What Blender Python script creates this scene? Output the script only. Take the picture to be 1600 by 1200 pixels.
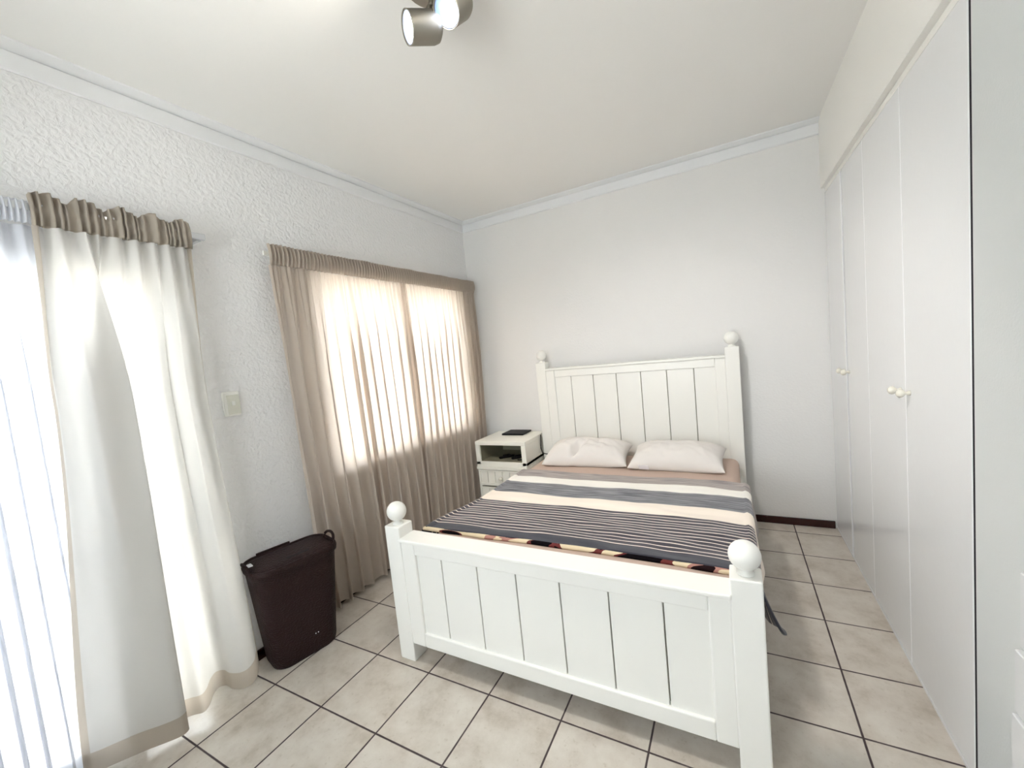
import bpy, bmesh, math, random
from mathutils import Vector, Matrix, noise
random.seed(7)
for o in list(bpy.data.objects): bpy.data.objects.remove(o)
C = bpy.context.scene.collection
S = 0.333            # one floor tile in metres; all coordinates below are in floor tiles
def V3(x, y, z): return Vector((x*S, y*S, z*S))

# ------------------------------------------------------------ camera
RC = [[0.876319, 0.470683, -0.102582], [-0.050851, -0.121372, -0.991304], [-0.479041, 0.873914, -0.082426]]
cam_d = bpy.data.cameras.new('camera'); cam = bpy.data.objects.new('camera', cam_d); C.objects.link(cam)
M = Matrix(((RC[0][0], -RC[1][0], -RC[2][0]), (RC[0][1], -RC[1][1], -RC[2][1]), (RC[0][2], -RC[1][2], -RC[2][2])))
cam.matrix_world = Matrix.Translation(V3(*(5.9916, -2.0718, 4.3951))) @ M.to_4x4()
cam_d.sensor_width = 36; cam_d.lens = 642.570/1600*36
cam_d.shift_x = 0.00348; cam_d.shift_y = 0.00221
cam_d.clip_start = 0.02
bpy.context.scene.camera = cam

# ------------------------------------------------------------ daylight and exposure
w = bpy.data.worlds.new('sky'); bpy.context.scene.world = w; w.use_nodes = True
nt = w.node_tree; bg = nt.nodes['Background']
bg.inputs[0].default_value = (0.93, 0.96, 1.0, 1); bg.inputs[1].default_value = 3.0
sc = bpy.context.scene
sc.view_settings.view_transform = 'Standard'; sc.view_settings.look = 'None'
sc.view_settings.exposure = 1.63; sc.view_settings.gamma = 1; sc.view_settings.use_curve_mapping = False
sun_d = bpy.data.lights.new('sun', 'SUN'); sun_d.energy = 22; sun_d.angle = math.radians(2); sun_d.color = (1, .95, .88)
sun = bpy.data.objects.new('sun', sun_d); C.objects.link(sun)
sun.rotation_euler = Vector((-0.75, 0.3, -1.0)).to_track_quat('-Z', 'Y').to_euler()

def portal(y0, y1, z0, z1):
    d = bpy.data.lights.new('portal', 'AREA'); d.shape = 'RECTANGLE'; d.size = (z1-z0)*S; d.size_y = (y1-y0)*S; d.cycles.is_portal = True
    o = bpy.data.objects.new('daylight_portal', d); C.objects.link(o); o.location = V3(-1.53, (y0+y1)/2, (z0+z1)/2)
    o.rotation_euler = (0, math.radians(-90), 0)
portal(-4.6, .92, 0, 6.02); portal(3.0, 7.62, 2.42, 6.15)
def portal_y(x0, x1, z0, z1, y):
    d = bpy.data.lights.new('portal', 'AREA'); d.shape = 'RECTANGLE'; d.size = (x1-x0)*S; d.size_y = (z1-z0)*S; d.cycles.is_portal = True
    o = bpy.data.objects.new('daylight_portal', d); C.objects.link(o); o.location = V3((x0+x1)/2, y, (z0+z1)/2)
    o.rotation_euler = (math.radians(90), 0, 0)
    return o
portal_y(.6, 5.0, 2.4, 6.6, -6.02).rotation_euler = (math.radians(90), 0, 0)

# ------------------------------------------------------------ materials
def lin(c): return tuple((v/255/12.92 if v/255 <= .04045 else ((v/255+.055)/1.055)**2.4) for v in c)
def mat(name, rgb, rough=.5, metal=0, emit=None, estr=0, bump=0, bscale=60, var=0, vscale=4, spec=.5, coat=0):
    m = bpy.data.materials.new(name); m.use_nodes = True; n = m.node_tree.nodes; l = m.node_tree.links
    b = n['Principled BSDF']; c = lin(rgb)+(1,)
    b.inputs['Base Color'].default_value = c; b.inputs['Roughness'].default_value = rough; b.inputs['Metallic'].default_value = metal
    b.inputs['Specular IOR Level'].default_value = spec; b.inputs['Coat Weight'].default_value = coat
    if emit: b.inputs['Emission Color'].default_value = lin(emit)+(1,); b.inputs['Emission Strength'].default_value = estr
    tc = n.new('ShaderNodeTexCoord')
    if bump:
        t = n.new('ShaderNodeTexNoise'); t.inputs['Scale'].default_value = bscale; t.inputs['Detail'].default_value = 4
        l.new(tc.outputs['Object'], t.inputs['Vector'])
        bp = n.new('ShaderNodeBump'); bp.inputs['Strength'].default_value = bump; bp.inputs['Distance'].default_value = .01
        l.new(t.outputs['Fac'], bp.inputs['Height']); l.new(bp.outputs['Normal'], b.inputs['Normal'])
    if var:
        t2 = n.new('ShaderNodeTexNoise'); t2.inputs['Scale'].default_value = vscale; t2.inputs['Detail'].default_value = 5
        l.new(tc.outputs['Object'], t2.inputs['Vector'])
        mx = n.new('ShaderNodeMix'); mx.data_type = 'RGBA'
        mx.inputs[6].default_value = tuple(v*(1-var) for v in c[:3])+(1,); mx.inputs[7].default_value = tuple(min(1, v*(1+var)) for v in c[:3])+(1,)
        l.new(t2.outputs['Fac'], mx.inputs[0]); l.new(mx.outputs[2], b.inputs['Base Color'])
    return m
def plaster(name, rgb, strength, scale, dist):
    m = mat(name, rgb, .85, spec=.2); n = m.node_tree.nodes; l = m.node_tree.links; b = n['Principled BSDF']
    tc = n.new('ShaderNodeTexCoord'); t = n.new('ShaderNodeTexNoise'); t.inputs['Scale'].default_value = scale; t.inputs['Detail'].default_value = 6
    t.inputs['Roughness'].default_value = .55; t.inputs['Distortion'].default_value = .8
    v = n.new('ShaderNodeTexVoronoi'); v.inputs['Scale'].default_value = scale*1.6; v.feature = 'SMOOTH_F1'
    a = n.new('ShaderNodeMath'); a.operation = 'ADD'; l.new(tc.outputs['Object'], t.inputs['Vector']); l.new(t.outputs['Color'], v.inputs['Vector'])
    l.new(tc.outputs['Object'], v.inputs['Vector'])
    mu = n.new('ShaderNodeMath'); mu.operation = 'MULTIPLY'; mu.inputs[1].default_value = .5
    l.new(v.outputs['Distance'], mu.inputs[0]); l.new(t.outputs['Fac'], a.inputs[0]); l.new(mu.outputs[0], a.inputs[1])
    bp = n.new('ShaderNodeBump'); bp.inputs['Strength'].default_value = strength; bp.inputs['Distance'].default_value = dist
    l.new(a.outputs[0], bp.inputs['Height']); l.new(bp.outputs['Normal'], b.inputs['Normal'])
    return m
M_wallL = plaster('rough_white_plaster', (243, 243, 243), .6, 38, .012)
M_wallB = plaster('white_plaster', (238, 237, 235), .3, 45, .006)
M_wallR = plaster('right_plaster', (218, 221, 220), .2, 90, .003)
M_ceil = plaster('ceiling_paint', (243, 242, 239), .08, 60, .003)
M_corn = mat('cornice_paint', (238, 239, 240), .5)
M_cup = mat('wardrobe_paint', (241, 242, 243), .22, spec=.5, bump=.02, bscale=30)
M_bulk = mat('bulkhead_paint', (248, 247, 242), .6)
M_bed = mat('cream_white_paint', (245, 244, 238), .28, spec=.5, bump=.04, bscale=25)
M_stand = mat('cream_paint', (250, 248, 238), .35, bump=.04, bscale=25)
M_stand_in = mat('recess_shade', (150, 146, 124), .6)  # darker than the stand, paints shade into the cubby interior
M_dark = mat('black_plastic', (18, 16, 18), .55, spec=.2)
M_gap_shade = mat('gap_shade', (20, 12, 25), .9)  # near-black, paints the shade inside the wardrobe and its door gaps
M_base = mat('dark_skirting', (52, 16, 14), .25)
M_knob = mat('cream_knob', (240, 236, 222), .25, coat=.3)
M_plas = mat('switch_plastic', (242, 242, 236), .35)
M_plas2 = mat('switch_rocker', (222, 222, 210), .4)
M_chrome = mat('brushed_nickel', (158, 153, 142), .5, metal=.9)
M_rod = mat('silver_rod', (215, 218, 222), .3, metal=.6)
M_alu = mat('white_frame', (235, 238, 242), .4)
M_patio = mat('patio_paving', (205, 205, 205), .8, var=.15)
M_ext = mat('garden_wall', (215, 212, 205), .9, var=.1)
M_pillow = mat('pillow_cotton', (232, 227, 222), .9, spec=.1, bump=.15, bscale=14)
M_sheet = mat('beige_sheet', (206, 184, 170), .9, spec=.1, bump=.6, bscale=7)
M_tag = mat('white_tag', (245, 245, 250), .6)
M_leaf = mat('leaf_green', (70, 110, 60), .6, var=.4, vscale=20)

def fabric(name, rgb, trans, tcol, weave=600, transp=0.0):
    m = bpy.data.materials.new(name); m.use_nodes = True; n = m.node_tree.nodes; l = m.node_tree.links
    n.remove(n['Principled BSDF']); out = n['Material Output']
    d = n.new('ShaderNodeBsdfDiffuse'); t = n.new('ShaderNodeBsdfTranslucent'); mx = n.new('ShaderNodeMixShader')
    d.inputs[0].default_value = lin(rgb)+(1,); t.inputs[0].default_value = lin(tcol)+(1,)
    mx.inputs[0].default_value = trans; l.new(d.outputs[0], mx.inputs[1]); l.new(t.outputs[0], mx.inputs[2])
    tc = n.new('ShaderNodeTexCoord'); no = n.new('ShaderNodeTexNoise'); no.inputs['Scale'].default_value = weave; no.inputs['Detail'].default_value = 2
    mp = n.new('ShaderNodeMapping'); mp.inputs['Scale'].default_value = (1, 1, .35)
    l.new(tc.outputs['Object'], mp.inputs['Vector']); l.new(mp.outputs[0], no.inputs['Vector'])
    bp = n.new('ShaderNodeBump'); bp.inputs['Strength'].default_value = .12; bp.inputs['Distance'].default_value = .002
    l.new(no.outputs['Fac'], bp.inputs['Height']); l.new(bp.outputs[0], d.inputs['Normal'])
    last = mx
    if transp:
        tr = n.new('ShaderNodeBsdfTransparent'); m2 = n.new('ShaderNodeMixShader'); m2.inputs[0].default_value = transp
        l.new(mx.outputs[0], m2.inputs[1]); l.new(tr.outputs[0], m2.inputs[2]); last = m2
    l.new(last.outputs[0], out.inputs[0]); return m
M_curt = fabric('taupe_curtain', (200, 190, 177), .34, (252, 240, 232))
M_curt2 = fabric('beige_curtain', (206, 204, 200), .26, (252, 250, 247))
M_ruf = fabric('doubled_cloth_shade', (178, 170, 158), .25, (250, 238, 225))  # darker copy of the beige cloth, paints weaker backlight through heading and hems
M_sheer = fabric('sheer_voile', (230, 232, 238), .36, (238, 241, 248), transp=.10)
def glass():
    m = bpy.data.materials.new('window_glass'); m.use_nodes = True; n = m.node_tree.nodes; l = m.node_tree.links
    n.remove(n['Principled BSDF']); out = n['Material Output']
    t = n.new('ShaderNodeBsdfTransparent'); t.inputs[0].default_value = (.95, .97, .97, 1); g = n.new('ShaderNodeBsdfGlossy'); g.inputs['Roughness'].default_value = .02
    fr = n.new('ShaderNodeFresnel'); fr.inputs[0].default_value = 1.45; mx = n.new('ShaderNodeMixShader')
    l.new(fr.outputs[0], mx.inputs[0]); l.new(t.outputs[0], mx.inputs[1]); l.new(g.outputs[0], mx.inputs[2]); l.new(mx.outputs[0], out.inputs[0]); return m
M_glass = glass()

def math_node(n, l, op, a, b=None, c=None):
    k = n.new('ShaderNodeMath'); k.operation = op
    for i, v in enumerate((a, b, c)):
        if v is None: continue
        if isinstance(v, (int, float)): k.inputs[i].default_value = v
        else: l.new(v, k.inputs[i])
    return k.outputs[0]
def tile_mat():
    m = mat('floor_tiles', (205, 196, 182), .32); n = m.node_tree.nodes; l = m.node_tree.links; b = n['Principled BSDF']
    tc = n.new('ShaderNodeTexCoord'); sx = n.new('ShaderNodeSeparateXYZ'); l.new(tc.outputs['Object'], sx.inputs[0])
    wob = n.new('ShaderNodeTexNoise'); wob.inputs['Scale'].default_value = 25; l.new(tc.outputs['Object'], wob.inputs['Vector'])
    ds = []
    for ax in (0, 1):
        u = math_node(n, l, 'DIVIDE', sx.outputs[ax], S)
        u = math_node(n, l, 'ADD', u, 100.5); fr = math_node(n, l, 'FRACT', u)
        d = math_node(n, l, 'ABSOLUTE', math_node(n, l, 'SUBTRACT', fr, .5)); ds.append(d)
    dm = math_node(n, l, 'MINIMUM', ds[0], ds[1])
    dm2 = math_node(n, l, 'ADD', dm, math_node(n, l, 'MULTIPLY', math_node(n, l, 'SUBTRACT', wob.outputs['Fac'], .5), .006))
    g = n.new('ShaderNodeMapRange'); g.inputs['From Min'].default_value = .008; g.inputs['From Max'].default_value = .013
    l.new(dm2, g.inputs['Value'])
    # per tile tone + mottling
    fl = n.new('ShaderNodeVectorMath'); fl.operation = 'FLOOR'; dv = n.new('ShaderNodeVectorMath'); dv.operation = 'SCALE'; dv.inputs['Scale'].default_value = 1/S
    l.new(tc.outputs['Object'], dv.inputs[0]); l.new(dv.outputs[0], fl.inputs[0])
    wn = n.new('ShaderNodeTexWhiteNoise'); l.new(fl.outputs[0], wn.inputs['Vector'])
    ad = n.new('ShaderNodeVectorMath'); ad.operation = 'MULTIPLY_ADD'; ad.inputs[1].default_value = (7, 7, 7); l.new(wn.outputs['Color'], ad.inputs[0]); l.new(tc.outputs['Object'], ad.inputs[2])
    n1 = n.new('ShaderNodeTexNoise'); n1.inputs['Scale'].default_value = 7; n1.inputs['Detail'].default_value = 8; n1.inputs['Roughness'].default_value = .65; l.new(ad.outputs[0], n1.inputs['Vector'])
    cr = n.new('ShaderNodeValToRGB'); e = cr.color_ramp.elements
    e[0].position = .3; e[0].color = lin((186, 175, 160))+(1,); e[1].position = .68; e[1].color = lin((220, 213, 202))+(1,)
    x = e.new(.48) if hasattr(e, 'new') else None
    x.color = lin((208, 199, 187))+(1,)
    l.new(n1.outputs['Fac'], cr.inputs[0])
    n2 = n.new('ShaderNodeTexNoise'); n2.inputs['Scale'].default_value = 60; n2.inputs['Detail'].default_value = 4; l.new(ad.outputs[0], n2.inputs['Vector'])
    spk = n.new('ShaderNodeMapRange'); spk.inputs['From Min'].default_value = .62; spk.inputs['From Max'].default_value = .74; spk.inputs['To Max'].default_value = .3; l.new(n2.outputs['Fac'], spk.inputs['Value'])
    m1 = n.new('ShaderNodeMix'); m1.data_type = 'RGBA'; m1.inputs[7].default_value = lin((165, 150, 128))+(1,); l.new(spk.outputs[0], m1.inputs[0]); l.new(cr.outputs[0], m1.inputs[6])
    m2 = n.new('ShaderNodeMix'); m2.data_type = 'RGBA'; m2.inputs[6].default_value = lin((78, 66, 66))+(1,); l.new(g.outputs[0], m2.inputs[0]); l.new(m1.outputs[2], m2.inputs[7])
    l.new(m2.outputs[2], b.inputs['Base Color'])
    rr = n.new('ShaderNodeMapRange'); rr.inputs['To Min'].default_value = .8; rr.inputs['To Max'].default_value = .3; l.new(g.outputs[0], rr.inputs['Value']); l.new(rr.outputs[0], b.inputs['Roughness'])
    bp = n.new('ShaderNodeBump'); bp.inputs['Strength'].default_value = .5; bp.inputs['Distance'].default_value = .003
    h = math_node(n, l, 'MULTIPLY_ADD', n1.outputs['Fac'], .12, g.outputs[0]); l.new(h, bp.inputs['Height']); l.new(bp.outputs[0], b.inputs['Normal'])
    return m
M_floor = tile_mat()

def basket_mat():
    m = mat('dark_brown_plastic', (36, 15, 14), .6, spec=.3); n = m.node_tree.nodes; l = m.node_tree.links; b = n['Principled BSDF']
    tc = n.new('ShaderNodeTexCoord'); v = n.new('ShaderNodeTexVoronoi'); v.inputs['Scale'].default_value = 95
    mp = n.new('ShaderNodeMapping'); mp.inputs['Scale'].default_value = (1, 1, 1.5); l.new(tc.outputs['Object'], mp.inputs[0]); l.new(mp.outputs[0], v.inputs['Vector'])
    bp = n.new('ShaderNodeBump'); bp.inputs['Strength'].default_value = .9; bp.inputs['Distance'].default_value = .0035; bp.invert = True
    l.new(v.outputs['Distance'], bp.inputs['Height']); l.new(bp.outputs[0], b.inputs['Normal']); return m
M_bask = basket_mat()

def blanket_mat():
    # stripe layout runs along the cloth (UV v in floor tiles from the head end)
    m = mat('striped_blanket', (120, 120, 125), .85, spec=.1); n = m.node_tree.nodes; l = m.node_tree.links; b = n['Principled BSDF']
    uv = n.new('ShaderNodeUVMap'); uv.uv_map = 'UVMap'; sx = n.new('ShaderNodeSeparateXYZ'); l.new(uv.outputs[0], sx.inputs[0])
    U, W = sx.outputs[0], sx.outputs[1]
    cmb = n.new('ShaderNodeCombineXYZ'); l.new(math_node(n, l, 'MULTIPLY', U, .9), cmb.inputs[0]); l.new(math_node(n, l, 'MULTIPLY', W, 4.0), cmb.inputs[1])
    wn = n.new('ShaderNodeTexNoise'); wn.inputs['Scale'].default_value = 1.0; wn.inputs['Detail'].default_value = 3; l.new(cmb.outputs[0], wn.inputs['Vector'])
    wob = math_node(n, l, 'MULTIPLY', math_node(n, l, 'SUBTRACT', wn.outputs['Fac'], .5), .07)
    Wd = math_node(n, l, 'ADD', W, math_node(n, l, 'MULTIPLY', wob, .6))
    Wv = math_node(n, l, 'ADD', W, wob)
    # fine heathered streaks for the grey bands
    c2 = n.new('ShaderNodeCombineXYZ'); l.new(math_node(n, l, 'MULTIPLY', U, 1.6), c2.inputs[0]); l.new(math_node(n, l, 'MULTIPLY', W, 34.0), c2.inputs[1])
    st = n.new('ShaderNodeTexNoise'); st.inputs['Scale'].default_value = 1; st.inputs['Detail'].default_value = 4; l.new(c2.outputs[0], st.inputs['Vector'])
    def ramp(fac, a, bb, p0, p1):
        r = n.new('ShaderNodeValToRGB'); e = r.color_ramp.elements
        e[0].position = p0; e[0].color = lin(a)+(1,); e[1].position = p1; e[1].color = lin(bb)+(1,); l.new(fac, r.inputs[0]); return r.outputs[0]
    light = ramp(st.outputs['Fac'], (128, 120, 120), (186, 176, 170), .34, .6)
    grey = ramp(st.outputs['Fac'], (72, 73, 82), (158, 158, 162), .36, .66)
    darkb = ramp(st.outputs['Fac'], (44, 40, 52), (96, 92, 100), .36, .72)
    # pinstripes: dark with thin cream lines
    ph = math_node(n, l, 'FRACT', math_node(n, l, 'DIVIDE', Wv, .0905))
    line = n.new('ShaderNodeMapRange'); line.inputs['From Min'].default_value = .70; line.inputs['From Max'].default_value = .76; l.new(ph, line.inputs['Value'])
    line2 = n.new('ShaderNodeMapRange'); line2.inputs['From Min'].default_value = .93; line2.inputs['From Max'].default_value = .99; line2.inputs['To Min'].default_value = 1; line2.inputs['To Max'].default_value = 0; l.new(ph, line2.inputs['Value'])
    lf = math_node(n, l, 'MULTIPLY', line.outputs[0], line2.outputs[0])
    pin = n.new('ShaderNodeMix'); pin.data_type = 'RGBA'; l.new(lf, pin.inputs[0]); l.new(darkb, pin.inputs[6]); pin.inputs[7].default_value = lin((236, 224, 212))+(1,)
    def solid(c):
        r = n.new('ShaderNodeRGB'); r.outputs[0].default_value = lin(c)+(1,); return r.outputs[0]
    cur = light
    for at, col in ((B_CREAM1, solid((252, 248, 240))), (B_GREY, grey), (B_CREAM2, solid((252, 240, 226))), (B_PIN, pin.outputs[2]), (B_SOLID, solid((70, 71, 80)))):
        stp = n.new('ShaderNodeMapRange'); stp.inputs['From Min'].default_value = at-.008; stp.inputs['From Max'].default_value = at+.008; l.new(Wd, stp.inputs['Value'])
        mx = n.new('ShaderNodeMix'); mx.data_type = 'RGBA'; l.new(stp.outputs[0], mx.inputs[0]); l.new(cur, mx.inputs[6]); l.new(col, mx.inputs[7]); cur = mx.outputs[2]
    l.new(cur, b.inputs['Base Color']); b.inputs['Sheen Weight'].default_value = .3
    bp = n.new('ShaderNodeBump'); bp.inputs['Strength'].default_value = .25; bp.inputs['Distance'].default_value = .006; l.new(st.outputs['Fac'], bp.inputs['Height']); l.new(bp.outputs[0], b.inputs['Normal'])
    return m
# distances from the blanket's head edge
B_HEAD = 6.10
B_CREAM1, B_GREY, B_CREAM2, B_PIN, B_SOLID, B_END = .40, .76, 1.36, 1.79, 2.92, 3.12
M_blank = blanket_mat()
def fleece_mat():
    m = mat('cream_fleece', (240, 225, 195), .95, spec=.05); n = m.node_tree.nodes; l = m.node_tree.links; b = n['Principled BSDF']
    tc = n.new('ShaderNodeTexCoord'); t = n.new('ShaderNodeTexNoise'); t.inputs['Scale'].default_value = 4.2; t.inputs['Detail'].default_value = 2; t.inputs['Distortion'].default_value = 1.2
    mp = n.new('ShaderNodeMapping'); mp.inputs['Scale'].default_value = (.6, 1, 1); l.new(tc.outputs['Object'], mp.inputs[0]); l.new(mp.outputs[0], t.inputs['Vector']); r = n.new('ShaderNodeValToRGB'); r.color_ramp.interpolation = 'CONSTANT'; e = r.color_ramp.elements
    e[0].position = 0; e[0].color = lin((24, 20, 24))+(1,); e[1].position = .44; e[1].color = lin((120, 62, 60))+(1,)
    a = e.new(.465); a.color = lin((238, 222, 190))+(1,); a = e.new(.6); a.color = lin((188, 140, 128))+(1,); a = e.new(.64); a.color = lin((40, 26, 28))+(1,)
    l.new(t.outputs['Fac'], r.inputs[0]); l.new(r.outputs[0], b.inputs['Base Color']); return m
M_fleece = fleece_mat()

# ------------------------------------------------------------ object helpers
def place(o, parent=None):
    C.objects.link(o)
    if parent: o.parent = parent
    return o
def world_loc(o):
    v = Vector(o.location); p = o.parent
    while p: v += Vector(p.location); p = p.parent
    return v
def obj(name, bm, m, parent=None, smooth=False, bevel=0, seg=2, solid=0, subsurf=0, mats=None):
    """bm vertices are in tiles, world space. Becomes one mesh object with its origin at its base (or at its parent's)."""
    for v in bm.verts: v.co *= S
    xs = [v.co.x for v in bm.verts]; ys = [v.co.y for v in bm.verts]; zs = [v.co.z for v in bm.verts]
    org = Vector(((min(xs)+max(xs))/2, (min(ys)+max(ys))/2, min(zs)))
    for v in bm.verts: v.co -= org
    me = bpy.data.meshes.new(name); bm.to_mesh(me); bm.free()
    o = bpy.data.objects.new(name, me)
    for mm in (mats or [m]): me.materials.append(mm)
    if smooth:
        for p in me.polygons: p.use_smooth = True
    place(o, parent)
    o.location = org - (world_loc(parent) if parent else Vector((0, 0, 0)))
    if solid:
        md = o.modifiers.new('solid', 'SOLIDIFY'); md.thickness = solid*S; md.offset = 0
    if bevel:
        md = o.modifiers.new('bevel', 'BEVEL'); md.width = bevel*S; md.segments = seg; md.limit_method = 'ANGLE'; md.angle_limit = math.radians(40)
    if subsurf:
        md = o.modifiers.new('sub', 'SUBSURF'); md.levels = subsurf; md.render_levels = subsurf
    return o
def thing(name, label, cat, loc=(0, 0, 0), group=None):
    o = bpy.data.objects.new(name, None); o.empty_display_size = .05; C.objects.link(o); o.location = V3(*loc); return tag(o, label, cat, group)
def tag(o, label, cat, group=None):
    o['label'] = label; o['category'] = cat
    if group: o['group'] = group
    return o
def struct(name, bm, m, parent=None, **k):
    o = obj(name, bm, m, parent, **k)
    if not parent: o['kind'] = 'structure'
    return o
def BM(): return bmesh.new()
def box(bm, x0, x1, y0, y1, z0, z1):
    vs = [bm.verts.new((x, y, z)) for x in (x0, x1) for y in (y0, y1) for z in (z0, z1)]
    for f in ((0, 1, 3, 2), (4, 6, 7, 5), (0, 4, 5, 1), (2, 3, 7, 6), (0, 2, 6, 4), (1, 5, 7, 3)): bm.faces.new([vs[i] for i in f])
    return bm
def bxs(*bs):
    bm = BM()
    for b in bs: box(bm, *b)
    return bm
def lathe(bm, prof, c, axis=(0, 0, 1), seg=32):
    ax = Vector(axis).normalized(); q = Vector((0, 0, 1)).rotation_difference(ax); c = Vector(c); rings = []
    for r, h in prof:
        if r < 1e-6: rings.append([bm.verts.new(c + q @ Vector((0, 0, h)))])
        else: rings.append([bm.verts.new(c + q @ Vector((r*math.cos(2*math.pi*i/seg), r*math.sin(2*math.pi*i/seg), h))) for i in range(seg)])
    for a, b in zip(rings, rings[1:]):
        for i in range(seg):
            j = (i+1) % seg
            if len(a) == 1 and len(b) == 1: continue
            if len(a) == 1: bm.faces.new([a[0], b[j], b[i]])
            elif len(b) == 1: bm.faces.new([a[i], a[j], b[0]])
            else: bm.faces.new([a[i], a[j], b[j], b[i]])
    return bm
def tube(bm, pts, r, seg=10):
    pts = [Vector(p) for p in pts]; rings = []
    for i, p in enumerate(pts):
        d = (pts[min(i+1, len(pts)-1)]-pts[max(i-1, 0)]).normalized()
        up = Vector((0, 0, 1)) if abs(d.z) < .9 else Vector((1, 0, 0)); a = d.cross(up).normalized(); b = d.cross(a)
        rings.append([bm.verts.new(p+(a*math.cos(t)+b*math.sin(t))*r) for t in [2*math.pi*k/seg for k in range(seg)]])
    for x, y in zip(rings, rings[1:]):
        for k in range(seg): bm.faces.new([x[k], x[(k+1) % seg], y[(k+1) % seg], y[k]])
    bm.faces.new(rings[0][::-1]); bm.faces.new(rings[-1]); return bm
def grid(fn, nu, nv, uvfn=None):
    bm = BM(); g = [[bm.verts.new(fn(i/nu, j/nv)) for j in range(nv+1)] for i in range(nu+1)]
    uvl = bm.loops.layers.uv.new('UVMap') if uvfn else None
    for i in range(nu):
        for j in range(nv):
            f = bm.faces.new([g[i][j], g[i+1][j], g[i+1][j+1], g[i][j+1]])
            if uvl:
                for lp, (a, b) in zip(f.loops, ((i, j), (i+1, j), (i+1, j+1), (i, j+1))): lp[uvl].uv = uvfn(a/nu, b/nv)
    return bm
def smooth01(t): t = max(0, min(1, t)); return t*t*(3-2*t)
def catmull(pts, s):
    n = len(pts)-1; x = s*n; i = min(int(x), n-1); t = x-i
    p0, p1, p2, p3 = pts[max(i-1, 0)], pts[i], pts[i+1], pts[min(i+2, n)]
    return tuple(.5*((2*b)+(-a+c)*t+(2*a-5*b+4*c-d)*t*t+(-a+3*b-3*c+d)*t**3) for a, b, c, d in zip(p0, p1, p2, p3))

# ------------------------------------------------------------ room shell
XW, YB, ZC, XR, YN = -.766, 8.412, 8.27, 7.731, -5.6
XRR = 9.2                                       # back of the wardrobe and drawer recess
WT = .75                                        # wall thickness
# openings in the left wall: (y0, y1, z0, z1)
DOOR = (-4.6, .92, 0, 6.02); WIN = (3.0, 7.62, 2.42, 6.15)
struct('floor', bxs((XW-WT, XRR+.3, YN-.4, YB+.3, -.3, 0)), M_floor)
fl = bpy.data.objects['floor']
for v in fl.data.vertices: v.co.x += fl.location.x; v.co.y += fl.location.y
fl.location.x = 0; fl.location.y = 0
struct('ceiling', bxs((XW-WT, XRR+.3, YN-.4, YB+.3, ZC, ZC+.3)), M_ceil)
x0, x1 = XW-WT, XW
struct('wall_left', bxs((x0, x1, YN-.4, DOOR[0], 0, ZC), (x0, x1, DOOR[0], DOOR[1], DOOR[3], ZC), (x0, x1, DOOR[1], WIN[0], 0, ZC),
       (x0, x1, WIN[0], WIN[1], 0, WIN[2]), (x0, x1, WIN[0], WIN[1], WIN[3], ZC), (x0, x1, WIN[1], YB+.3, 0, ZC)), M_wallL)
struct('wall_back', bxs((x1, XRR+.3, YB, YB+.3, 0, ZC)), M_wallB)
W2 = (.6, 5.0, 2.4, 6.6)                         # unseen window behind the camera, added for fill light
struct('wall_near', bxs((x1, W2[0], YN-.4, YN, 0, ZC), (W2[1], XRR+.3, YN-.4, YN, 0, ZC), (W2[0], W2[1], YN-.4, YN, 0, W2[2]), (W2[0], W2[1], YN-.4, YN, W2[3], ZC)), M_wallB)
YE = 2.82                                       # near end of the wardrobe
struct('wall_right', bxs((XR+.03, XRR+.3, 2.03, YE-.045, 0, ZC), (XR, XRR+.3, -1.2, 2.03, 2.52, ZC), (XR, XRR+.3, YN, -1.2, 0, ZC), (XRR, XRR+.3, -1.2, 2.03, 0, 2.52), (XRR, XRR+.3, YE-.045, YB, 0, ZC)), M_wallR)
struct('trim_1', bxs((XR-.03, XRR, YE-.045, YB, 6.96, ZC)), M_bulk)          # bulkhead over the wardrobe
# skirting boards
struct('baseboard_back', bxs((XW, XR, YB-.045, YB, 0, .16)), M_base, bevel=.012)
struct('baseboard_left', bxs((XW, XW+.045, DOOR[1]+.02, YB-.045, 0, .16)), M_base, bevel=.012)
# coved cornices
def cornice(name, a, b, inward):
    prof = [(0, 7.99), (.025, 7.985), (.045, 8.0), (.06, 8.175), (.035, 8.18), (.035, 8.20), (.08, 8.215), (.17, 8.25), (.175, ZC), (0, ZC)]
    bm = BM(); rings = []
    for p in (a, b): rings.append([bm.verts.new((p[0]+inward[0]*d, p[1]+inward[1]*d, z)) for d, z in prof])
    k = len(prof)
    for i in range(k): bm.faces.new([rings[0][i], rings[0][(i+1) % k], rings[1][(i+1) % k], rings[1][i]])
    bm.faces.new(rings[0][::-1]); bm.faces.new(rings[1])
    bmesh.ops.recalc_face_normals(bm, faces=bm.faces); return struct(name, bm, M_corn)
cornice('trim_2', (XW, YN), (XW, YB), (1, 0)); cornice('trim_3', (XW, YB), (XR, YB), (0, -1))

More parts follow.
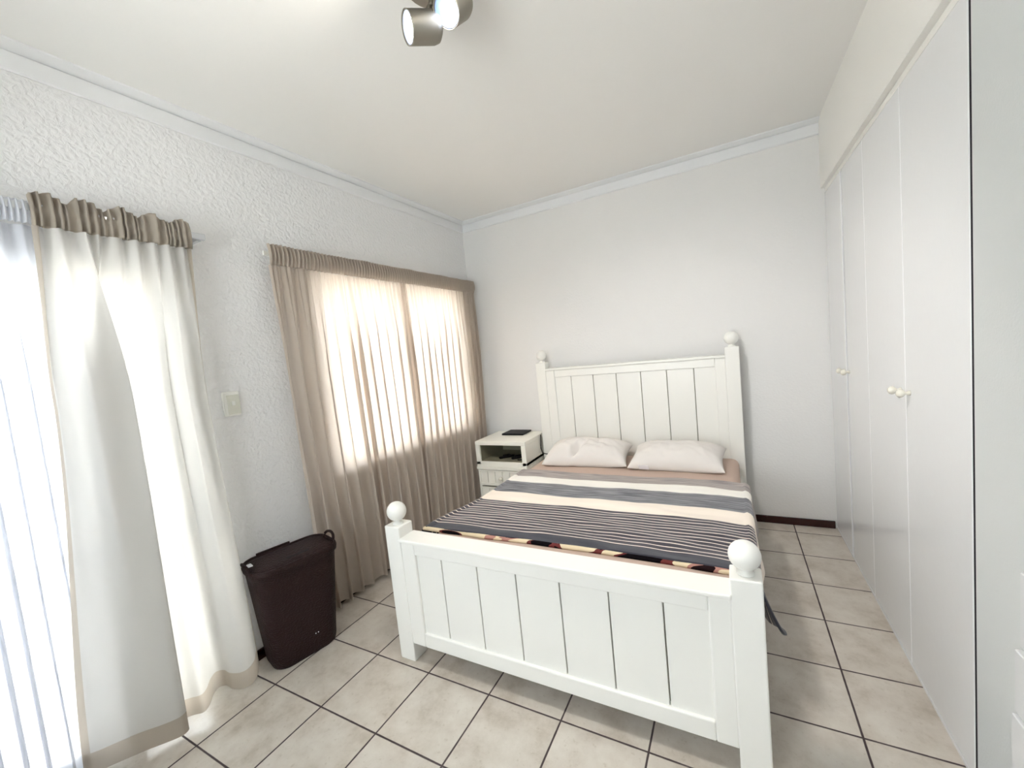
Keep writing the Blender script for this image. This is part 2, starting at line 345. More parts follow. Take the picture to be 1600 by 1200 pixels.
# window in the left wall: frame, mullions, glass, sill
wx = XW-.42
wbm = BM(); y0, y1, z0, z1 = WIN; ft = .13
for b in ((y0, y1, z0, z0+ft), (y0, y1, z1-ft, z1), (y0, y0+ft, z0+ft, z1-ft), (y1-ft, y1, z0+ft, z1-ft), ((y0+y1)/2-.08, (y0+y1)/2+.08, z0+ft, z1-ft)): box(wbm, wx-.06, wx+.06, *b)
win = struct('window_1', wbm, M_alu)
struct('window_pane', bxs((wx-.01, wx+.01, y0+ft, (y0+y1)/2-.08, z0+ft, z1-ft), (wx-.01, wx+.01, (y0+y1)/2+.08, y1-ft, z0+ft, z1-ft)), M_glass, win)
struct('window_sill', bxs((wx+.06, XW+.06, y0+.01, y1-.01, z0-.0, z0+.06)), M_alu, win)
a0, a1, z0, z1 = W2; xm = (a0+a1)/2
w2 = struct('window_fill', bxs((a0, a1, YN-.26, YN-.14, z0, z0+ft), (a0, a1, YN-.26, YN-.14, z1-ft, z1), (a0, a0+ft, YN-.26, YN-.14, z0+ft, z1-ft), (a1-ft, a1, YN-.26, YN-.14, z0+ft, z1-ft), (xm-.08, xm+.08, YN-.26, YN-.14, z0+ft, z1-ft)), M_alu)  # added window, never in view, brightens the room from behind
struct('window_pane', bxs((a0+ft, xm-.08, YN-.21, YN-.19, z0+ft, z1-ft), (xm+.08, a1-ft, YN-.21, YN-.19, z0+ft, z1-ft)), M_glass, w2)
# sliding glass door
dx = XW-.40; y0, y1, z0, z1 = DOOR; dbm = BM()
for b in ((y0, y1, 0, .1), (y0, y1, z1-.14, z1), (y0, y0+.14, .1, z1-.14), (y1-.14, y1, .1, z1-.14)): box(dbm, dx-.1, dx+.1, *b)
door = struct('door_1', dbm, M_alu)
ym = (y0+y1)/2
for a, b, off in ((y0+.14, ym+.1, -.05), (ym-.1, y1-.14, .05)):
    lb = BM()
    for q in ((a, b, .1, .34), (a, b, z1-.3, z1-.14), (a, a+.18, .34, z1-.3), (b-.18, b, .34, z1-.3), (a+.18, b-.18, 2.42, 2.52)): box(lb, dx+off-.04, dx+off+.04, *q)
    leaf = struct('sliding_leaf', lb, M_alu, door)
    struct('door_glass', bxs((dx+off-.01, dx+off+.01, a+.18, b-.18, .34, 2.42), (dx+off-.01, dx+off+.01, a+.18, b-.18, 2.52, z1-.3)), M_glass, leaf)

# outside: patio and garden wall
struct('trim_4', bxs((-22, XW-WT, -20, 18, -.5, -.06), (XW-WT, 16, -20, YN-.4, -.5, -.06)), M_patio)
o = struct('wall_garden', bxs((-14.3, -14, -16, 18, -.06, 5.2)), M_ext)

# ------------------------------------------------------------ wardrobe
wr = thing('wardrobe', 'white built-in wardrobe with four tall doors along the right wall, under the bulkhead', 'wardrobe', (8.4, (YE+YB)/2, 0))
XD = XR+.03
obj('carcass', bxs((XD+.12, XRR-.02, YE, YB-.01, .0, 6.95), (XD+.03, XD+.09, YE, YB-.01, 6.86, 6.95), (XD+.03, XD+.09, YE, YB-.01, 0, .05)), M_gap_shade, wr)
obj('head_rail', bxs((XD+.01, XD+.03, YE, YB-.01, 6.88, 6.955)), M_bulk, wr)
obj('plinth', bxs((XD, XD+.03, YE, YB-.01, 0.001, .04)), M_cup, wr)
def knob(y, z, parent, x=XD, r=.05, nm='knob', m=M_knob, axis=(-1, 0, 0)):
    bm = lathe(BM(), [(0, 0), (r*.55, 0), (r*.5, r*.3), (r*.35, r*.7), (r*.5, r*1.0), (r*.85, r*1.25), (r*1.0, r*1.7), (r*.9, r*2.15), (r*.5, r*2.45), (0, r*2.52)], (x, y, z), axis, 24)
    bmesh.ops.recalc_face_normals(bm, faces=bm.faces); return obj(nm, bm, m, parent, smooth=True)
for (a, b, ky, kz) in ((7.14, 8.40, 7.25, 3.45), (5.803, 7.035, 6.92, 3.45), (4.333, 5.797, 4.47, 3.46), (YE+.004, 4.327, 4.19, 3.46)):
    d = obj('door', bxs((XD, XD+.075, a, b, .05, 6.87)), M_cup, wr, bevel=.012)
    knob(ky, kz, d)
    if a < 3 or a > 7.05: obj('gap_shade_strip', bxs((XD+(.006 if a < 3 else .04), XD+.08, a-(.036 if a < 3 else .1), a+.001, .15 if a < 3 else .05, 6.87)), M_gap_shade, d)  # black strips paint the shade in the door gaps

# built-in drawers beside the camera
du = thing('drawer_unit', 'white built-in drawer unit at the far right edge, past the wardrobe', 'drawers', (8.4, .4, 0))
obj('carcass', bxs((XR+.06, XRR-.02, -1.18, 2.02, 0, 2.5)), M_cup, du)
for (za, zb, xf, ye) in ((1.925, 2.49, 7.694, 2.0), (1.425, 1.908, 7.668, 2.0), (.92, 1.41, 7.653, 2.0), (.4, .905, 7.66, 2.0)):
    obj('drawer', bxs((xf, XR+.06, -1.15, ye, za, zb)), M_cup, du, bevel=.008)

# ------------------------------------------------------------ bed
bed = thing('bed', 'white painted double bed with ball finials and plank-panelled headboard and footboard', 'bed', (3.77, 5.1, 0))
BX0, BX1, YF, YH = 1.40, 6.14, 2.094, 7.903
PX0, PX1 = 1.91, 5.665
GR = [2.345, 2.925, 3.5, 4.08, 4.66, 5.235]
def bedboard(yf, zt, pz0, pz1, rail_z0, capt, name, capover, yend):
    b = BM(); t = .13
    yo = yf+.012
    box(b, BX0+.27, PX0, yo, yo+t, rail_z0, zt); box(b, PX1, BX1-.27, yo, yo+t, rail_z0, zt)
    box(b, PX0, PX1, yo, yo+t, pz1, zt); box(b, PX0, PX1, yo, yo+t, rail_z0, pz0)
    fr = obj(name, b, M_bed, bed, bevel=.015)
    edges = [PX0]+GR+[PX1]; p = BM()
    for a, c in zip(edges, edges[1:]): box(p, a+(.007 if a != PX0 else -.01), c-(.007 if c != PX1 else -.01), yo+.038, yo+.1, pz0-.01, pz1+.01)
    obj('plank_panel', p, M_bed, fr, bevel=.008)
    obj('panel_backing', bxs((PX0-.01, PX1+.01, yo+.1, yo+.115, pz0-.01, pz1+.01)), M_stand_in, fr)
    obj('top_rail', bxs((BX0+.265, BX1-.265, yf-capover, yend, zt, zt+capt)), M_bed, fr, bevel=.014)
    return fr
foot = bedboard(YF, 1.845, .497, 1.669, .282, .05, 'footboard', .028, 2.40)
head = bedboard(YH, 3.80, 1.3, 3.617, .9, .06, 'headboard', .02, 8.14)
def post(x, y, w, d, h, lab=None):
    p = obj('bed_post', bxs((x, x+w, y, y+d, 0, h)), M_bed, bed, bevel=.014)
    cx, cy, R = x+w/2, y+d/2, .142
    prof = [(0, -.005), (.075, -.005), (.078, .012), (.05, .025), (.04, .045)]
    zc = .045+R*.97
    a0 = math.asin(.04/R)
    for k in range(0, 21):
        a = a0+(math.pi-a0)*k/20; prof.append((R*math.sin(a), zc-R*math.cos(a)))
    prof[-1] = (0, zc+R)
    b = lathe(BM(), prof, (cx, cy, h)); bmesh.ops.recalc_face_normals(b, faces=b.faces)
    obj('ball_finial', b, M_bed, p, smooth=True)
post(BX0, YF, .275, .285, 2.054); post(BX1-.275, YF, .275, .285, 2.054)
post(BX0, YH, .275, .285, 4.025); post(BX1-.275, YH, .275, .285, 4.025)
for xa in (1.46, 5.96): obj('side_rail', bxs((xa, xa+.1, YF+.28, YH+.02, .72, 1.2)), M_bed, bed, bevel=.01)
sl = BM()
for k in range(12): box(sl, 1.56, 5.96, 2.6+k*.45, 2.82+k*.45, .8, .86)
o = obj('slat_base', sl, M_stand, bed)

# mattress with fitted sheet
ZM = 1.62
def mattress():
    bm = bxs((1.62, 6.02, 2.40, 7.885, .87, ZM))
    bmesh.ops.bevel(bm, geom=[e for e in bm.edges if all(v.co.z > 1.5 for v in e.verts)] + [e for e in bm.edges if abs(e.verts[0].co.z-e.verts[1].co.z) > .3], offset=.14, segments=5, profile=.5, affect='EDGES')
    bmesh.ops.recalc_face_normals(bm, faces=bm.faces); return bm
mt = obj('mattress', mattress(), M_sheet, smooth=True)
tag(mt, 'thick mattress in a beige fitted sheet lying in the white bed frame', 'mattress')

# striped blanket
def nz(x, y, z=0, s=1): return noise.noise(Vector((x*s, y*s, z*s)))
WL, WR_ = .55, .93      # how far it hangs down left and right
def blanket_fn(off=0.0, trim=0.0):
    def f(u, v):
        # u 0..1 across left to right, v 0..1 head to foot
        Lx, Rx = 1.66, 6.05
        total = WL+(Rx-Lx)+WR_; a = u*total-WL
        y = B_HEAD - v*B_END
        y_edge = (v*2-1)
        x = Lx+a; z = ZM+.045+off
        wr = .022*nz(x*1.1, y*3.2, 0)+.010*nz(x*3, y*6, 4)
        r = .1
        if a < 0 or a > Rx-Lx:
            side = -1 if a < 0 else 1; d = (-a if a < 0 else a-(Rx-Lx))
            if d < r*math.pi/2: th = d/r; x = (Lx if side < 0 else Rx)+side*r*math.sin(th); z -= r*(1-math.cos(th))
            else:
                dd = d-r*math.pi/2; ruffle = .5+.5*math.sin(y*4.2+1.0)
                fl = .10*smooth01(dd/.9)*ruffle
                if side > 0: fl += .145*smooth01((3.30-y)/.3)*smooth01(dd/.8)
                x = (Lx if side < 0 else Rx)+side*(r+fl); z -= r+dd*(.97 if side < 0 else .97)
                if side > 0: y += .34*(smooth01((dd-.42)/.42)**2)*smooth01((3.7-y)/.7)
            x += side*0.02*nz(y*3, z*3, 8)
        else:
            # rounded shoulder of the bed
            z += wr
            e = min(a, Rx-Lx-a)
            z -= .02*(1-smooth01(e/.5))
        # hem line wanders
        y += .05*math.sin(x*1.3+.6)*(1-v) - .035*math.sin(x*1.1)*v - .035*(x-3.8)*(1-v)
        x -= .26*smooth01((4.5-y)/1.4)*(1-smooth01((x-1.3)/1.6))
        return (x, y, z)
    return f
bl = obj('blanket', grid(blanket_fn(), 150, 110, lambda u, v: (u*6.1, v*B_END)), M_blank, smooth=True, solid=.022)
tag(bl, 'charcoal and cream striped blanket spread over the foot half of the bed', 'blanket')
# patterned underside edge rolled out at the foot
def hemroll():
    bm = BM(); f = blanket_fn(-.03); rings = []
    n = 120
    for i in range(n+1):
        u = .085+.80*i/n; x, y, z = f(u, 1.0); r = .031+.007*nz(x*2.2, 0, 3)
        rings.append([bm.verts.new((x, y-.004+r*1.3*math.cos(t)+.02*nz(x*1.7, 3, 1), max(z, ZM+.012+r*.7)-.012+r*math.sin(t))) for t in [2*math.pi*k/10 for k in range(10)]])
    for a, b in zip(rings, rings[1:]):
        for k in range(10): bm.faces.new([a[k], a[(k+1) % 10], b[(k+1) % 10], b[k]])
    bm.faces.new(rings[0][::-1]); bm.faces.new(rings[-1]); bmesh.ops.recalc_face_normals(bm, faces=bm.faces); return bm
h = obj('fleece_hem', hemroll(), M_fleece, bl, smooth=True); h['label'] = 'cream, black and maroon patterned fleece edge'

# pillows
def pillow(name_label, c, size, rot, tilt, squash, seed, tagpos=None):
    L, D, H = size; n = 44; m_ = 26
    rz = Matrix.Rotation(rot, 4, 'Z'); rt = Matrix.Rotation(tilt, 4, 'X'); Mx = Matrix.Translation(Vector(c)) @ rz @ rt
    def surf(sign):
        def f(u, v):
            a, b = u*2-1, v*2-1
            # pinched sides: edges bow inwards, corners stick out
            x = a*L/2*(1-.07*(1-b*b)); y = b*D/2*(1-.10*(1-a*a))
            ea = (1-abs(a)**3.2); eb = (1-abs(b)**2.6)
            h_ = H/2*(max(ea, 0)**.55)*(max(eb, 0)**.55)
            h_ *= 1+.12*nz(a*1.4, b*1.4, seed)+.0*a
            h_ += H*.085*nz(a*4.2+b, b*3.0, seed+9)*(ea*eb)+H*.03*nz(a*11, b*5, seed+3)*ea*eb
            h_ -= squash*H*math.exp(-((a+.05-.25*b)/.09)**2)*max(0, 1-abs(b+.5)/.6)*ea*eb
            z = sign*h_ if sign > 0 else -h_*.45
            return Mx @ Vector((x, y, z))
        return f
    bm = BM()
    g = {}
    for sgn in (1, -1):
        f = surf(sgn)
        for i in range(n+1):
            for j in range(m_+1):
                edge = i in (0, n) or j in (0, m_)
                key = (0 if edge else sgn, i, j)
                if key not in g: g[key] = bm.verts.new(f(i/n, j/m_))
        for i in range(n):
            for j in range(m_):
                vs = [g.get((0, a, b)) or g[(sgn, a, b)] for a, b in ((i, j), (i+1, j), (i+1, j+1), (i, j+1))]
                bm.faces.new(vs if sgn > 0 else vs[::-1])
    p = obj('pillow', bm, M_pillow, smooth=True, subsurf=1)
    tag(p, name_label, 'pillow')
    if tagpos:
        t = BM(); q = [Mx @ Vector(v) for v in ((tagpos-.09, -D/2+.07, -.0), (tagpos+.11, -D/2+.07, -.0), (tagpos+.11, -D/2+.03, .11), (tagpos-.09, -D/2+.03, .11))]
        q = [Vector((v.x, v.y-.10, v.z)) for v in q]
        vs = [t.verts.new(v) for v in q]; t.faces.new(vs)
        k = obj('care_tag', t, M_tag, p, solid=.006)
    return p
pillow('plump white pillow with creased corner at the left, by the nightstand', (2.88, 7.12, 1.79), (2.0, 1.08, .78), .06, .20, .5, 1.0)
pillow('white quilted pillow with a small care tag, at the right of the headboard', (4.86, 7.06, 1.79), (1.90, 1.05, .70), -.03, .22, 0, 5.0, -.58)

# ------------------------------------------------------------ nightstand
NX0, NX1, NY0, NY1, NT = -.19, 1.315, 7.0, 8.33, 2.1
ns = thing('nightstand', 'white painted nightstand with open cubby and drawers, in the corner left of the bed', 'nightstand', ((NX0+NX1)/2, (NY0+NY1)/2, 0))
obj('cubby_box', bxs((NX0, NX1, NY0, NY1, 2.0, NT), (NX0, NX0+.13, NY0, NY1, 1.47, 2.0), (NX1-.13, NX1, NY0, NY1, 1.47, 2.0), (NX0, NX1, NY0, NY1, 1.42, 1.56), (NX0+.13, NX1-.13, NY1-.06, NY1, 1.56, 2.0)), M_stand, ns, bevel=.012)
lb = obj('cubby_shade', bxs((NX0+.13, NX1-.13, NY1-.1, NY1-.06, 1.56, 2.0), (NX0+.13, NX0+.14, NY0+.05, NY1-.1, 1.56, 2.0), (NX1-.14, NX1-.13, NY0+.05, NY1-.1, 1.56, 2.0), (NX0+.14, NX1-.14, NY0+.04, NY1-.1, 1.56, 1.563), (NX0+.14, NX1-.14, NY0+.04, NY1-.1, 1.995, 2.0)), M_stand_in, ns)
obj('ledge', bxs((NX0-.005, NX1+.005, NY0-.03, NY1, 1.345, 1.42)), M_stand, ns, bevel=.012)
obj('body', bxs((NX0+.02, NX0+.09, NY0, NY1, .06, 1.345), (NX1-.09, NX1-.02, NY0, NY1, .06, 1.345), (NX0+.02, NX1-.02, NY1-.06, NY1, .06, 1.345), (NX0+.02, NX1-.02, NY0+.1, NY1, .06, .12)), M_stand, ns, bevel=.008)
for za, zb in ((.90, 1.34), (.46, .87), (.12, .43)):
    dr = BM(); x_a, x_b = NX0+.035, NX1-.035; z_a, z_b = za+.01, zb-.01
    box(dr, x_a, x_b, NY0-.02, NY0+.08, z_a, z_a+.06); box(dr, x_a, x_b, NY0-.02, NY0+.08, z_b-.035, z_b)
    box(dr, x_a, x_a+.05, NY0-.02, NY0+.08, z_a+.06, z_b-.035); box(dr, x_b-.05, x_b, NY0-.02, NY0+.08, z_a+.06, z_b-.035)
    k = 6; wd = (x_b-x_a-.1)/k
    for i in range(k): box(dr, x_a+.05+i*wd+.006, x_a+.05+(i+1)*wd-.006, NY0+.0, NY0+.07, z_a+.05, z_b-.03)
    d = obj('drawer', dr, M_stand, ns, bevel=.006)
    knob_z = (za+zb)/2+.01
    knob((NY0-.0), knob_z, d, x=(NX0+NX1)/2-.02, r=.05, axis=(0, -1, 0))
for fx in (NX0+.03, NX1-.15):
    for fy in (NY0+.02, NY1-.14): obj('foot', bxs((fx, fx+.12, fy, fy+.12, 0, .08)), M_stand, ns)
nb = obj('tablet_computer', bxs((-.05, .62, -.27, .27, 0, .045)), M_dark, bevel=.01)
nb.location = V3(.57, 8.02, NT+.002); nb.rotation_euler.z = math.radians(0)
for v in nb.data.vertices: pass
tag(nb, 'flat black tablet lying on top of the nightstand', 'tablet')
def gadget(x, y, rz, label):
    bm = BM(); box(bm, -.05, .05, -.22, .22, 0, .05); box(bm, -.065, .065, -.1, .1, .02, .085)
    o = obj('black_gadget', bm, M_dark, bevel=.02); o.location = V3(x, y, 1.565); o.rotation_euler.z = rz; return tag(o, label, 'gadget')
gadget(.52, 7.42, -.75, 'small black gadget in the nightstand cubby, the left one')
gadget(.90, 7.42, -.75, 'small black gadget in the nightstand cubby, the right one')
cb = BM(); tube(cb, [(1.02+.07*math.cos(t), 7.22+.05*math.sin(t), 1.575) for t in [k*.35 for k in range(18)]]+[(1.12, 7.3, 1.575), (1.14, 7.5, 1.575)], .01)
tag(obj('cable_loop', cb, M_dark, smooth=True), 'thin black looped cable beside the gadgets in the nightstand cubby', 'cable')
cb = BM(); P = [(1.345, 7.93, 2.085), (1.345, 7.9, 1.9), (1.35, 7.86, 1.75), (1.42, 7.75, 1.69), (1.55, 7.55, 1.68), (1.72, 7.5, 1.675), (1.86, 7.5, 1.675)]
tube(cb, [catmull(P, k/40) for k in range(41)], .012)
tag(obj('power_cable', cb, M_dark, smooth=True), 'thin dark cable hanging between the nightstand and the bed, curling to the pillow', 'cable')

# ------------------------------------------------------------ laundry basket
bk = thing('laundry_basket', 'dark brown knit-textured plastic laundry basket with lid, standing against the left wall', 'laundry basket', (-.28, 1.68, 0))
BA = math.radians(-14.0)                                  # long axis turned off the wall
def bframe(cx, cy, u, v, z):                              # u along the long side, v towards the room
    return (cx+v*math.cos(BA)-u*math.sin(BA), cy+v*math.sin(BA)+u*math.cos(BA), z)
def rrect(L, D, r, n=10, bulge=.0):
    pts = []
    for (sx, sy, a0) in ((1, 1, 0), (-1, 1, 90), (-1, -1, 180), (1, -1, 270)):
        for k in range(n+1):
            a = math.radians(a0+90*k/n); pts.append((sx*(L/2-r)+r*math.cos(a), sy*(D/2-r)+r*math.sin(a)))
    return pts
def loft(sections, cap0=True, cap1=True):
    bm = BM(); rings = [[bm.verts.new(p) for p in s] for s in sections]; k = len(rings[0])
    for a, b in zip(rings, rings[1:]):
        for i in range(k): bm.faces.new([a[i], a[(i+1) % k], b[(i+1) % k], b[i]])
    if cap0: bm.faces.new(rings[0][::-1])
    if cap1: bm.faces.new(rings[-1])
    bmesh.ops.recalc_face_normals(bm, faces=bm.faces); return bm
BCX, BCY, BH = -.26, 1.66, 1.62
def bsec(z, L, D, r, dx=0): return [bframe(BCX+dx, BCY, a, b, z) for a, b in rrect(L, D, r)]
secs = []
for t in [0, .01, .03, .06, .12, .3, .5, .7, .85, .93]:
    L = .96+.26*t; D = .62+.16*t; rr_ = .2+.03*t; k = 1
    if t < .06: s_ = .93+.07*math.sqrt(max(0, 1-(1-t/.06)**2)); L *= s_; D *= s_
    secs.append(bsec(t*BH, L, D, rr_, -.05*(1-t)))
secs += [bsec(BH*.935, 1.25, .81, .24), bsec(BH*.975, 1.27, .83, .25), bsec(BH, 1.25, .81, .25), bsec(BH, 1.19, .75, .22), bsec(BH*.965, 1.18, .74, .22)]
obj('basket_body', loft(secs, cap1=False), M_bask, bk, smooth=True)
lid = obj('lid', loft([bsec(BH*.955, 1.175, .735, .22), bsec(BH*.985, 1.17, .73, .22), bsec(BH*.992, 1.12, .68, .2), bsec(BH*1.0, .9, .5, .14)]), M_bask, bk, smooth=True)
sl_ = loft([[bframe(BCX, BCY, a+.05, b+.17, BH*.994+zz) for a, b in rrect(.34, .055, .025, 5)] for zz in (0, .012)])
obj('slot_handle', sl_, M_dark, lid)
hg = loft([[bframe(BCX, BCY, a-.12, b-.40, BH*.97+zz) for a, b in rrect(.5, .04, .015, 4)] for zz in (0, .075)])
obj('hinge', hg, M_bask, lid)
for sgn in (1, -1):
    pts = []
    for k in range(17):
        a = math.pi*k/16; pts.append(bframe(BCX, BCY, sgn*(.60+.05*math.sin(a)), .17*math.cos(a), BH*.97+.13*math.sin(a)**.6 if math.sin(a) > 0 else BH*.97))
    obj('carry_handle', tube(BM(), pts, .022, 8), M_bask, bk, smooth=True)
tg = loft([[bframe(BCX, BCY, -.56+a, -.02+b, BH*1.0+zz) for a, b in rrect(.06, .12, .01, 3)] for zz in (.03, .04)])
obj('paper_tag', tg, M_tag, bk)['label'] = 'small white paper tag on the lid'
lg = BM()
for k in (0, 1): lathe(lg, [(0, .0), (.008, 0), (.008, .004), (0, .004)], bframe(BCX-.035, BCY, .0+.04*k+.1, .335, .33), (math.cos(BA), math.sin(BA), 0), 8)
obj('maker_mark', lg, M_tag, bk)

# ------------------------------------------------------------ light switch
sw = thing('light_switch', 'cream plastic light switch on the left wall between the two curtains', 'light switch', (XW, 1.40, 3.86))
obj('switch_plate', bxs((XW-.005, XW+.045, 1.275, 1.52, 3.86, 4.235)), M_plas, sw, bevel=.018)
obj('face_plate', bxs((XW+.045, XW+.052, 1.325, 1.505, 3.885, 4.18)), M_plas2, sw, bevel=.004)
obj('rocker', bxs((XW+.052, XW+.075, 1.385, 1.43, 4.02, 4.085)), M_plas, sw, bevel=.006)

# ------------------------------------------------------------ curtains
def pleat(s, seed, n):
    """fold profile -1..1 with uneven pleat widths"""
    ph = 2*math.pi*(n*s+.45*nz(s*3.1, seed)+.25*nz(s*8.0, seed+5))
    return math.sin(ph), math.cos(ph), ph
def window_curtain(label, ya0, yb0, ya1, yb1, seed, nf, zt=6.50):
    t_head = .30
    ct = thing('curtain', label, 'curtain', (-.5, (ya0+yb0)/2, .05), 'taupe curtains over the window')
    def base(s, z):
        t = (zt-z)/(zt-.06)
        y = (ya0+(yb0-ya0)*s)*(1-t)+(ya1+(yb1-ya1)*s)*t
        big, bigc, ph = pleat(s, seed, nf); fine, fc, _ = pleat(s, seed+20, nf*3.4)
        g = smooth01((t-.03)/.3); env = math.sin(math.pi*min(1, max(0, s*12)))if s < 1/24 else 1
        A = (.035+.06*g+.03*t); a2 = .028*(1-smooth01((t-.05)/.35))
        drift = 2.2*nz(s*2.3+seed, t*1.4)*.05
        x = -.52+A*big*(.65+.5*nz(s*5, t*1.5, seed+3))+a2*fine+drift*.6
        y += .06*g*bigc+.010*nz(s*20, t*4, seed)
        return x, y
    zb = .10
    def f(u, v):
        z = (zt-t_head)-v*(zt-t_head-zb); x, y = base(u, z)
        return (x, y, z+.025*nz(u*9, v, seed)*(v > .999))
    pn = obj('curtain_cloth', grid(f, 340, 70), M_curt, ct, smooth=True)
    def fh(u, v):
        z = zt+.03-v*(t_head+.03); x, y = base(u, min(z, zt)); ph = u*nf*2*math.pi*3.6
        amp = .032*(1-.55*math.exp(-((v-.93)/.12)**2))
        bend = .03*math.sin(math.pi*v)
        return (-.50+amp*math.sin(ph+1.2*nz(u*14, seed))+bend+.01*nz(u*30, v*2), y+.006*math.cos(ph), z+.018*nz(u*7, seed+2)*(1-v))
    obj('gathered_heading', grid(fh, 480, 10), M_curt, ct, smooth=True, solid=.02)
    def fb(u, v):
        x, y = base(u, zb+.26-v*.26); return (x-.012, y, zb+.26-v*.26+.004)
    obj('hem', grid(fb, 340, 4), M_curt, ct, smooth=True)
    def fe(side):
        def q(u, v):
            z = (zt-t_head)-v*(zt-t_head-zb); s = u*.022 if side == 0 else 1-u*.022; x, y = base(s, z); return (x-.012, y, z)
        return q
    for sd in (0, 1): obj('side_hem', grid(fe(sd), 6, 70), M_curt, ct, smooth=True)
    return ct
window_curtain('taupe curtain panel on the left half of the window, its left edge dark', 2.17, 5.27, 2.22, 5.38, 3.0, 12)
window_curtain('taupe curtain panel on the right half of the window, reaching the room corner', 5.29, 8.26, 5.26, 8.05, 11.0, 11)
rl = thing('curtain_rail', 'white curtain rail above the window, showing in the gap between the two taupe panels', 'curtain rail', (XW, 5.2, 6.4))
obj('rail', bxs((-.585, -.555, 2.14, 8.34, 6.36, 6.43)), M_plas, rl)
for yy in (2.4, 5.25, 8.1): obj('bracket', bxs((XW, -.585, yy-.03, yy+.03, 6.37, 6.42)), M_plas, rl)

# door curtain: fold outline traced in plan, gathers straight at the rod
HEM = [(-.66, -.80), (-.58, -.70), (-.46, -.50), (-.35, -.33), (-.25, -.20), (-.16, -.06), (-.20, .03), (-.34, -.02), (-.44, -.25), (-.52, -.42), (-.58, -.30), (-.52, -.05), (-.40, .14), (-.30, .24), (-.36, .34), (-.50, .45), (-.57, .55), (-.50, .62), (-.34, .62), (-.20, .68), (-.16, .78), (-.24, .90), (-.38, 1.0), (-.50, 1.08)]
MID = [(-.58, -.52), (-.50, -.47), (-.42, -.40), (-.34, -.28), (-.31, -.15), (-.32, .0), (-.35, .10), (-.43, .06), (-.49, -.12), (-.54, -.28), (-.59, -.15), (-.56, .05), (-.50, .18), (-.42, .26), (-.46, .34), (-.56, .42), (-.54, .50), (-.46, .54), (-.41, .60), (-.42, .70), (-.50, .80), (-.56, .86), (-.50, .94), (-.54, 1.02)]
TOPY = (-.42, 1.08)
dc = thing('curtain', 'long beige curtain with ruffled top and wide hem, hanging bunched beside the sliding door', 'curtain', (-.45, .2, .12))
ZT1, ZH1, ZB1 = 6.60, 6.26, .13
def dbase(s, z):
    t = (ZT1-z)/(ZT1-ZB1)
    top = (-.50+.05*math.sin(s*2*math.pi*9+2*nz(s*6, 1)), TOPY[0]+(TOPY[1]-TOPY[0])*s)
    m = catmull(MID, s); h_ = catmull(HEM, s)
    if t < .36: k = smooth01(t/.36)*1; p = tuple(a*(1-k)+b*k for a, b in zip(top, m))
    else: k = smooth01((t-.36)/.64)*.5+((t-.36)/.64)*.5; p = tuple(a*(1-k)+b*k for a, b in zip(m, h_))
    e = (1-smooth01((t-.5)/.5))*smooth01(t/.25); w_ = 2*math.pi*(8.5*s+.6*nz(s*4, 3))
    return (p[0]+.028*e*math.sin(w_), p[1]+.022*e*math.cos(w_))
def fd(u, v):
    z = ZH1-v*(ZH1-ZB1-.24); u = .03+.945*u; x, y = dbase(u, z); zz = z
    if v > .9: zz += .10*smooth01((u-.35)/.1)*0
    return (x+.01*nz(u*14, v*6, 2), y, zz)
obj('curtain_cloth', grid(fd, 260, 90), M_curt2, dc, smooth=True)
def fdh(u, v):
    z = ZT1-v*(ZT1-ZH1); x, y = dbase(u, ZH1+.02)
    env = abs(math.sin(u*math.pi*4.6+.4)); ph = u*2*math.pi*21+7*nz(u*7, 7)+3*nz(u*23, 2)
    up = .07*(env-.6)*(1-v)*1.3+.03*nz(u*22, 4)*(1-v)
    amp = .035*(.6+.6*env)*(1-.6*math.exp(-((v-.55)/.16)**2))
    return (-.49+amp*math.sin(ph)+.035*math.sin(math.pi*v)+.03*(1-v)*nz(u*6, 2), TOPY[0]+(TOPY[1]-TOPY[0])*u*.995+.008*math.cos(ph), z+up)
obj('ruffled_heading', grid(fdh, 460, 14), M_ruf, dc, smooth=True, solid=.02)
def fdb(u, v):
    z = ZB1+.24-v*.24; x, y = dbase(.005+.99*u, z); return (x, y, z)
obj('hem', grid(fdb, 260, 5), M_ruf, dc, smooth=True)
for sd in (0, 1):
    def fde(u, v, sd=sd):
        z = ZH1-v*(ZH1-ZB1); s = u*.03 if sd == 0 else 1-u*.025; x, y = dbase(s, z); return (x, y, z)
    obj('side_hem', grid(fde, 5, 90), M_ruf, dc, smooth=True)
rd = thing('curtain_rod', 'silver curtain rod above the sliding door, poking out right of the beige curtain', 'curtain rod', (XW, -1.6, 6.42))
obj('rod', bxs((-.53, -.48, -4.75, 1.27, 6.41, 6.50)), M_rod, rd, bevel=.012)
for yy in (-4.6, -1.8, 1.2): obj('bracket', bxs((XW, -.53, yy-.03, yy+.03, 6.40, 6.46)), M_rod, rd)

# sheer curtain
sh = thing('sheer_curtain', 'white see-through voile curtain hanging across the glass sliding door', 'curtain', (-.6, -2.2, .06))
def fs(u, v):
    ya, yb = -4.7, -.30; z = 6.30-v*(6.30-.07); t = v; s = u
    ph = 2*math.pi*(25*s+.5*nz(s*9, 1.5)); A = .03+.045*smooth01(t/.3)
    y = ya+(yb-ya)*s+.05*math.cos(ph)*smooth01(t/.3)
    return (-.665+.01*nz(s*8, t)+A*math.sin(ph)*(.7+.5*nz(s*12, t*2)), y+.15*t*(nz(s*3, 2)), z)
obj('voile_cloth', grid(fs, 620, 40), M_sheer, sh, smooth=True)
def fs2(u, v):
    s = u; ph = s*2*math.pi*90
    return (-.50+.025*math.sin(ph)+.03*math.sin(math.pi*v), -4.7+4.28*s, 6.52-v*.24)
obj('heading_tape', grid(fs2, 700, 4), M_sheer, sh, smooth=True)
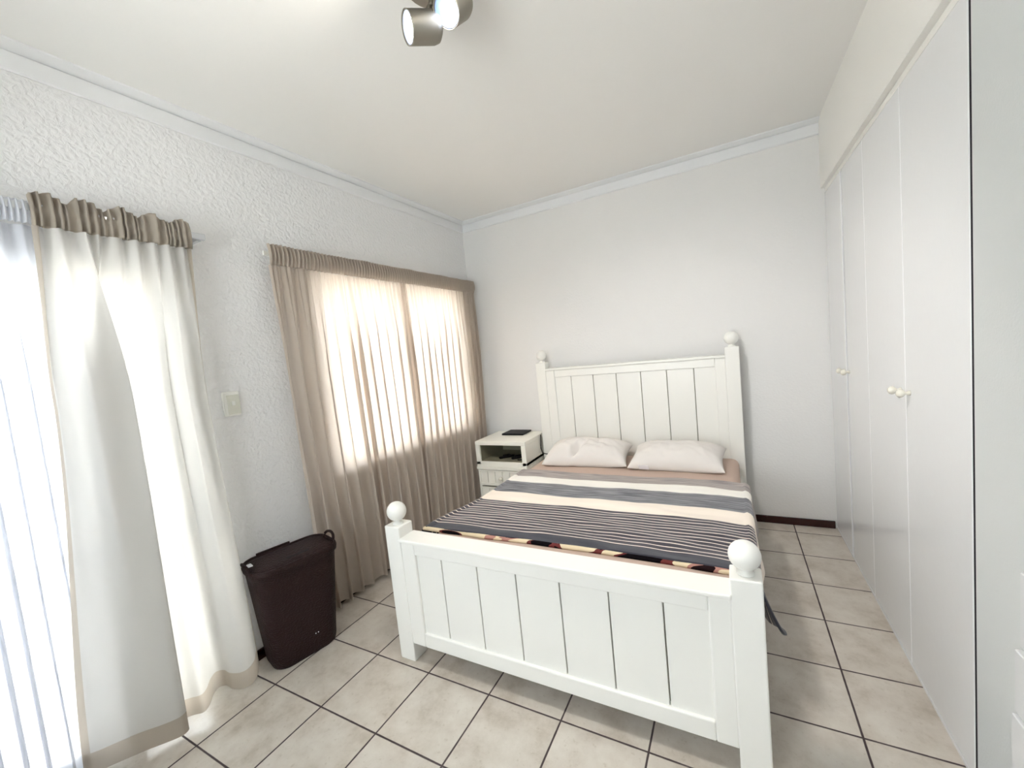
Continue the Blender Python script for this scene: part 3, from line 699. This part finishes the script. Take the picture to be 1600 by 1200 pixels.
def fs3(u, v):
    x, y, z = fs(u, 1.0); return (x-.012, y, .07+.30*(1-v))
obj('hem', grid(fs3, 620, 2), M_sheer, sh, smooth=True)

# ------------------------------------------------------------ ceiling spotlight fitting
M_bulb = mat('lit_warm_bulb', (255, 250, 235), .4, emit=(255, 244, 222), estr=12)
M_bulb2 = mat('lit_white_bulb', (255, 255, 255), .4, emit=(235, 243, 255), estr=4.5)
M_refl = mat('reflector', (130, 150, 190), .6)
LX, LY = 3.50, 1.75
lp = thing('ceiling_spotlight', 'brushed nickel ceiling spotlight fitting with two lit adjustable heads and an added unseen fill head', 'ceiling light', (LX, LY, ZC))
obj('ceiling_plate', lathe(BM(), [(0, 0), (.30, 0), (.30, -.06), (.27, -.09), (0, -.09)], (3.5, 1.75, ZC)), M_chrome, lp, smooth=False, bevel=.008)
def spot(c, aim, arm, m_b, pw, col, R=.14, Lb=.30, ang=150, soft=.05):
    a = Vector(aim).normalized(); c = Vector(c)             # c = centre of the mouth
    prof = [(R*.93, -.015), (R, 0), (R, -.02), (R, -Lb*.78), (R*.9, -Lb*.92), (R*.6, -Lb), (0, -Lb)]
    b = lathe(BM(), prof, c, a, 36); bmesh.ops.recalc_face_normals(b, faces=b.faces)
    arm_o = obj('arm', tube(BM(), [catmull([Vector(p) for p in arm], k/12) for k in range(13)], .028), M_chrome, lp, smooth=True)
    hd = obj('spot_head', b, M_chrome, lp, smooth=True); md = hd.modifiers.new('s', 'SOLIDIFY'); md.thickness = .004; md.offset = -1
    b = lathe(BM(), [(R*.90, -.012), (R*.72, -.05), (R*.56, -.075)], c, a, 36); obj('reflector', b, M_refl, hd, smooth=True)
    b = lathe(BM(), [(0, -.04), (R*.4, -.043), (R*.58, -.06), (R*.58, -.08), (0, -.08)], c, a, 36); bmesh.ops.recalc_face_normals(b, faces=b.faces); obj('bulb', b, m_b, hd, smooth=True)
    ld = bpy.data.lights.new('spot_light', 'SPOT'); ld.energy = pw; ld.color = col; ld.spot_size = math.radians(ang); ld.spot_blend = .8; ld.shadow_soft_size = soft
    lo = bpy.data.objects.new('spot_light', ld); C.objects.link(lo); lo.parent = hd
    lo.location = (c+a*.03)*S-world_loc(hd); lo.rotation_euler = a.to_track_quat('-Z', 'Y').to_euler()
spot((3.248, 1.57, 7.80), (-.572, -.786, -.222), [(3.48, 1.80, 8.2), (3.44, 1.74, 8.02), (3.36, 1.70, 7.92)], M_bulb, 1.5, (1, .93, .82), R=.15, Lb=.36)
spot((3.649, 1.711, 7.86), (-.156, -.722, -.668), [(3.52, 1.85, 8.2), (3.62, 1.85, 8.12), (3.70, 1.85, 8.04)], M_bulb2, 2.5, (.95, .97, 1), R=.15, Lb=.36, ang=80)
spot((3.86, 1.30, 7.92), (.12, .62, -.85), [(3.55, 1.62, 8.2), (3.66, 1.4, 8.14), (3.76, 1.22, 8.05)], M_bulb, 29, (1, .97, .93), R=.15, Lb=.30, ang=104, soft=.12)  # third head, out of view, added to fill bed and aisle with light
